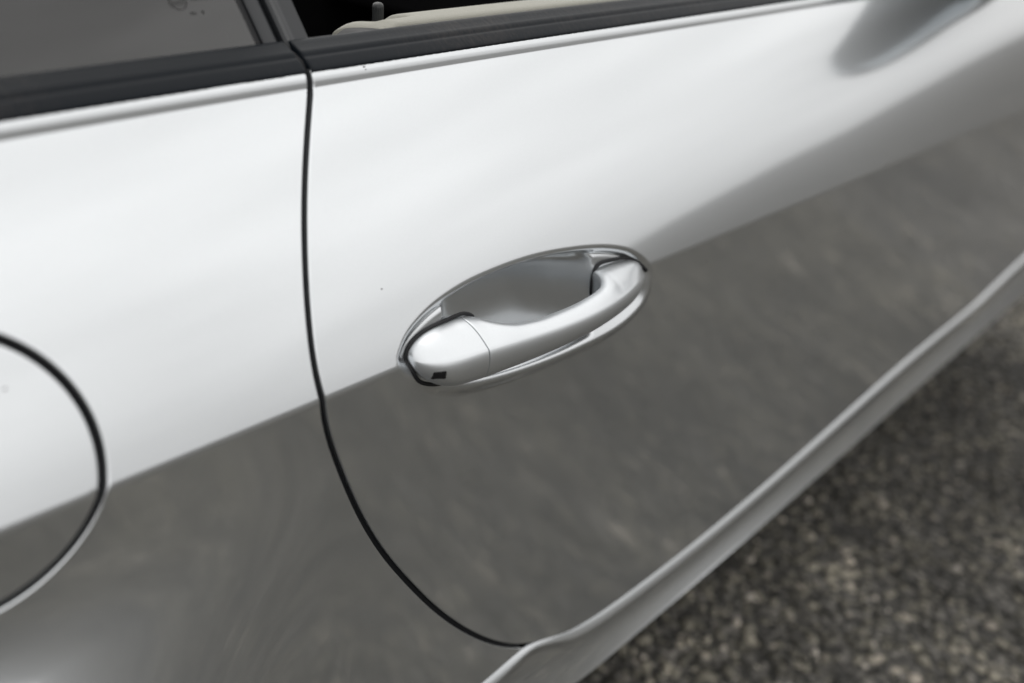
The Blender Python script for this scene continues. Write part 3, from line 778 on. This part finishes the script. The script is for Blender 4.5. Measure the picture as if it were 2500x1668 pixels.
# ------------------------------------------------------------------ door mirror (out of frame, seen reflected in the door)
MO = [(.020, .862), (.010, .846), (-.055, .838), (-.110, .829), (-.150, .831), (-.174, .847), (-.182, .870), (-.176, .896), (-.155, .914), (-.120, .936), (-.070, .962), (-.030, .975), (.000, .960), (.012, .915)]
MOs = spline(MO, .008, True); c_ = MOs.mean(0)
rings = []
for x, sc, dz in ((.800, .93, 0), (.800, .97, 0), (.803, 1.0, 0), (.83, 1.0, 0), (.87, .93, .003), (.905, .78, .006), (.928, .55, .009), (.936, .25, .012)):
    rings.append(np.column_stack([np.full(len(MOs), x), c_ + (MOs - c_)*sc + [0, dz]]))
inner = [np.column_stack([np.full(len(MOs), .855), c_ + (MOs - c_)*.90])]
rings = inner + rings; nv = len(MOs)
mirror = part(recalc(mesh_from('door_mirror', np.vstack(rings), grid_faces(len(rings), nv, True) + [tuple(reversed(range((len(rings) - 1)*nv, len(rings)*nv)))], PAINT, None), R(50)))
mirror['label'] = 'silver door mirror housing beside the front of the window'
_q = c_ + (MOs - c_)*.89; mg = np.column_stack([.826 + (.26*(_q[:, 0] - c_[0]) - .42*(_q[:, 1] - c_[1]))/.9*.85, _q])   # turned towards the driver and down
part(recalc(mesh_from('mirror_glass', np.vstack([mg, mg + [.003, 0, 0]]), grid_faces(2, nv, True) + [tuple(range(nv)), tuple(reversed(range(nv, 2*nv)))], MIRROR, None), R(40)), mirror)
FO = spline([(.0, .0), (.03, .006), (.06, .0), (.066, -.02), (.06, -.04), (.03, -.044), (.0, -.036)], .01, True)
rr = [np.column_stack([.82 + FO[:, 0]*s, np.full(len(FO), y), .905 + FO[:, 1]*s]) for y, s in ((-.03, .9), (.02, 1.0), (.06, 1.15))]
nv = len(FO)
part(recalc(mesh_from('mirror_foot', np.vstack(rr), grid_faces(3, nv, True) + [tuple(range(nv)), tuple(reversed(range(2*nv, 3*nv)))], RUBBER, None), R(60)), mirror)

# ------------------------------------------------------------------ specks of dirt on the paint
def speck(x, z, r, f, parent, squash=.7):
    bm = bmesh.new(); bmesh.ops.create_icosphere(bm, subdivisions=1, radius=r)
    for v in bm.verts:
        k = random.uniform(.7, 1.25); v.co = Vector((v.co.x*k, v.co.y*.35, v.co.z*k*squash)) 
        v.co += Vector((x, float(f(np.array([x]), np.array([z]))[0]), z))
    return part(bm_obj('dirt_speck', bm, SPECK, None), parent)
speck(-.1185, .7411, .00085, S, door); speck(-.0890, .8441, .0008, S, door); speck(-.0882, .8428, .0006, S, door)
speck(.1948, .6817, .0007, S, door); speck(-.3107, .7499, .0008, S, flap)

# ------------------------------------------------------------------ loose and set aggregate of the road surface
def stones(n, x0, x1, y0, y1, rmin, rmax):
    # each stone a distorted 12-vertex icosahedron
    ph = (1 + 5**.5)/2
    bv = np.array([(-1, ph, 0), (1, ph, 0), (-1, -ph, 0), (1, -ph, 0), (0, -1, ph), (0, 1, ph), (0, -1, -ph), (0, 1, -ph), (ph, 0, -1), (ph, 0, 1), (-ph, 0, -1), (-ph, 0, 1)])/math.sqrt(1 + ph*ph)
    bf = np.array([(0, 11, 5), (0, 5, 1), (0, 1, 7), (0, 7, 10), (0, 10, 11), (1, 5, 9), (5, 11, 4), (11, 10, 2), (10, 7, 6), (7, 1, 8), (3, 9, 4), (3, 4, 2), (3, 2, 6), (3, 6, 8), (3, 8, 9), (4, 9, 5), (2, 4, 11), (6, 2, 10), (8, 6, 7), (9, 8, 1)])
    pos = np.stack([rng.uniform(x0, x1, n), rng.uniform(y0, y1, n)], -1)
    r = rmin + (rmax - rmin)*rng.random(n)**2.2
    Vv = bv[None]*(1 + .28*rng.standard_normal((n, 12, 1)).clip(-1.4, 1.4))
    an = rng.uniform(0, 2*math.pi, n); c, s = np.cos(an)[:, None], np.sin(an)[:, None]
    sx = rng.uniform(.8, 1.35, n)[:, None]
    X = Vv[..., 0]*sx; Y = Vv[..., 1]; Z = Vv[..., 2]*.6
    Vv = np.stack([(X*c - Y*s)*r[:, None] + pos[:, :1], (X*s + Y*c)*r[:, None] + pos[:, 1:], Z*r[:, None] + GROUND_Z + (r*rng.uniform(-.25, .15, n))[:, None]], -1).reshape(-1, 3)
    F = (bf[None] + 12*np.arange(n)[:, None, None]).reshape(-1, 3)
    return Vv, F
a = stones(36000, -.7, 1.9, -1.25, .25, .0028, .0088)
b = stones(16000, -2.0, 4.5, -4.0, -.2, .005, .013)
Vv = np.vstack([a[0], b[0]]); F = np.vstack([a[1], b[1] + len(a[0])])
me = bpy.data.meshes.new('asphalt_stones'); me.vertices.add(len(Vv)); me.vertices.foreach_set('co', Vv.ravel())
me.loops.add(F.size); me.loops.foreach_set('vertex_index', F.ravel()); me.polygons.add(len(F))
me.polygons.foreach_set('loop_start', np.arange(0, F.size, 3)); me.polygons.foreach_set('loop_total', np.full(len(F), 3)); me.update(); me.validate()
me.polygons.foreach_set('use_smooth', [True]*len(me.polygons))
st = new_obj('asphalt_stones', me, STONE)
st['kind'] = 'stuff'; st['label'] = 'brown and grey stones of the coarse asphalt beside the sill'; st['category'] = 'gravel'
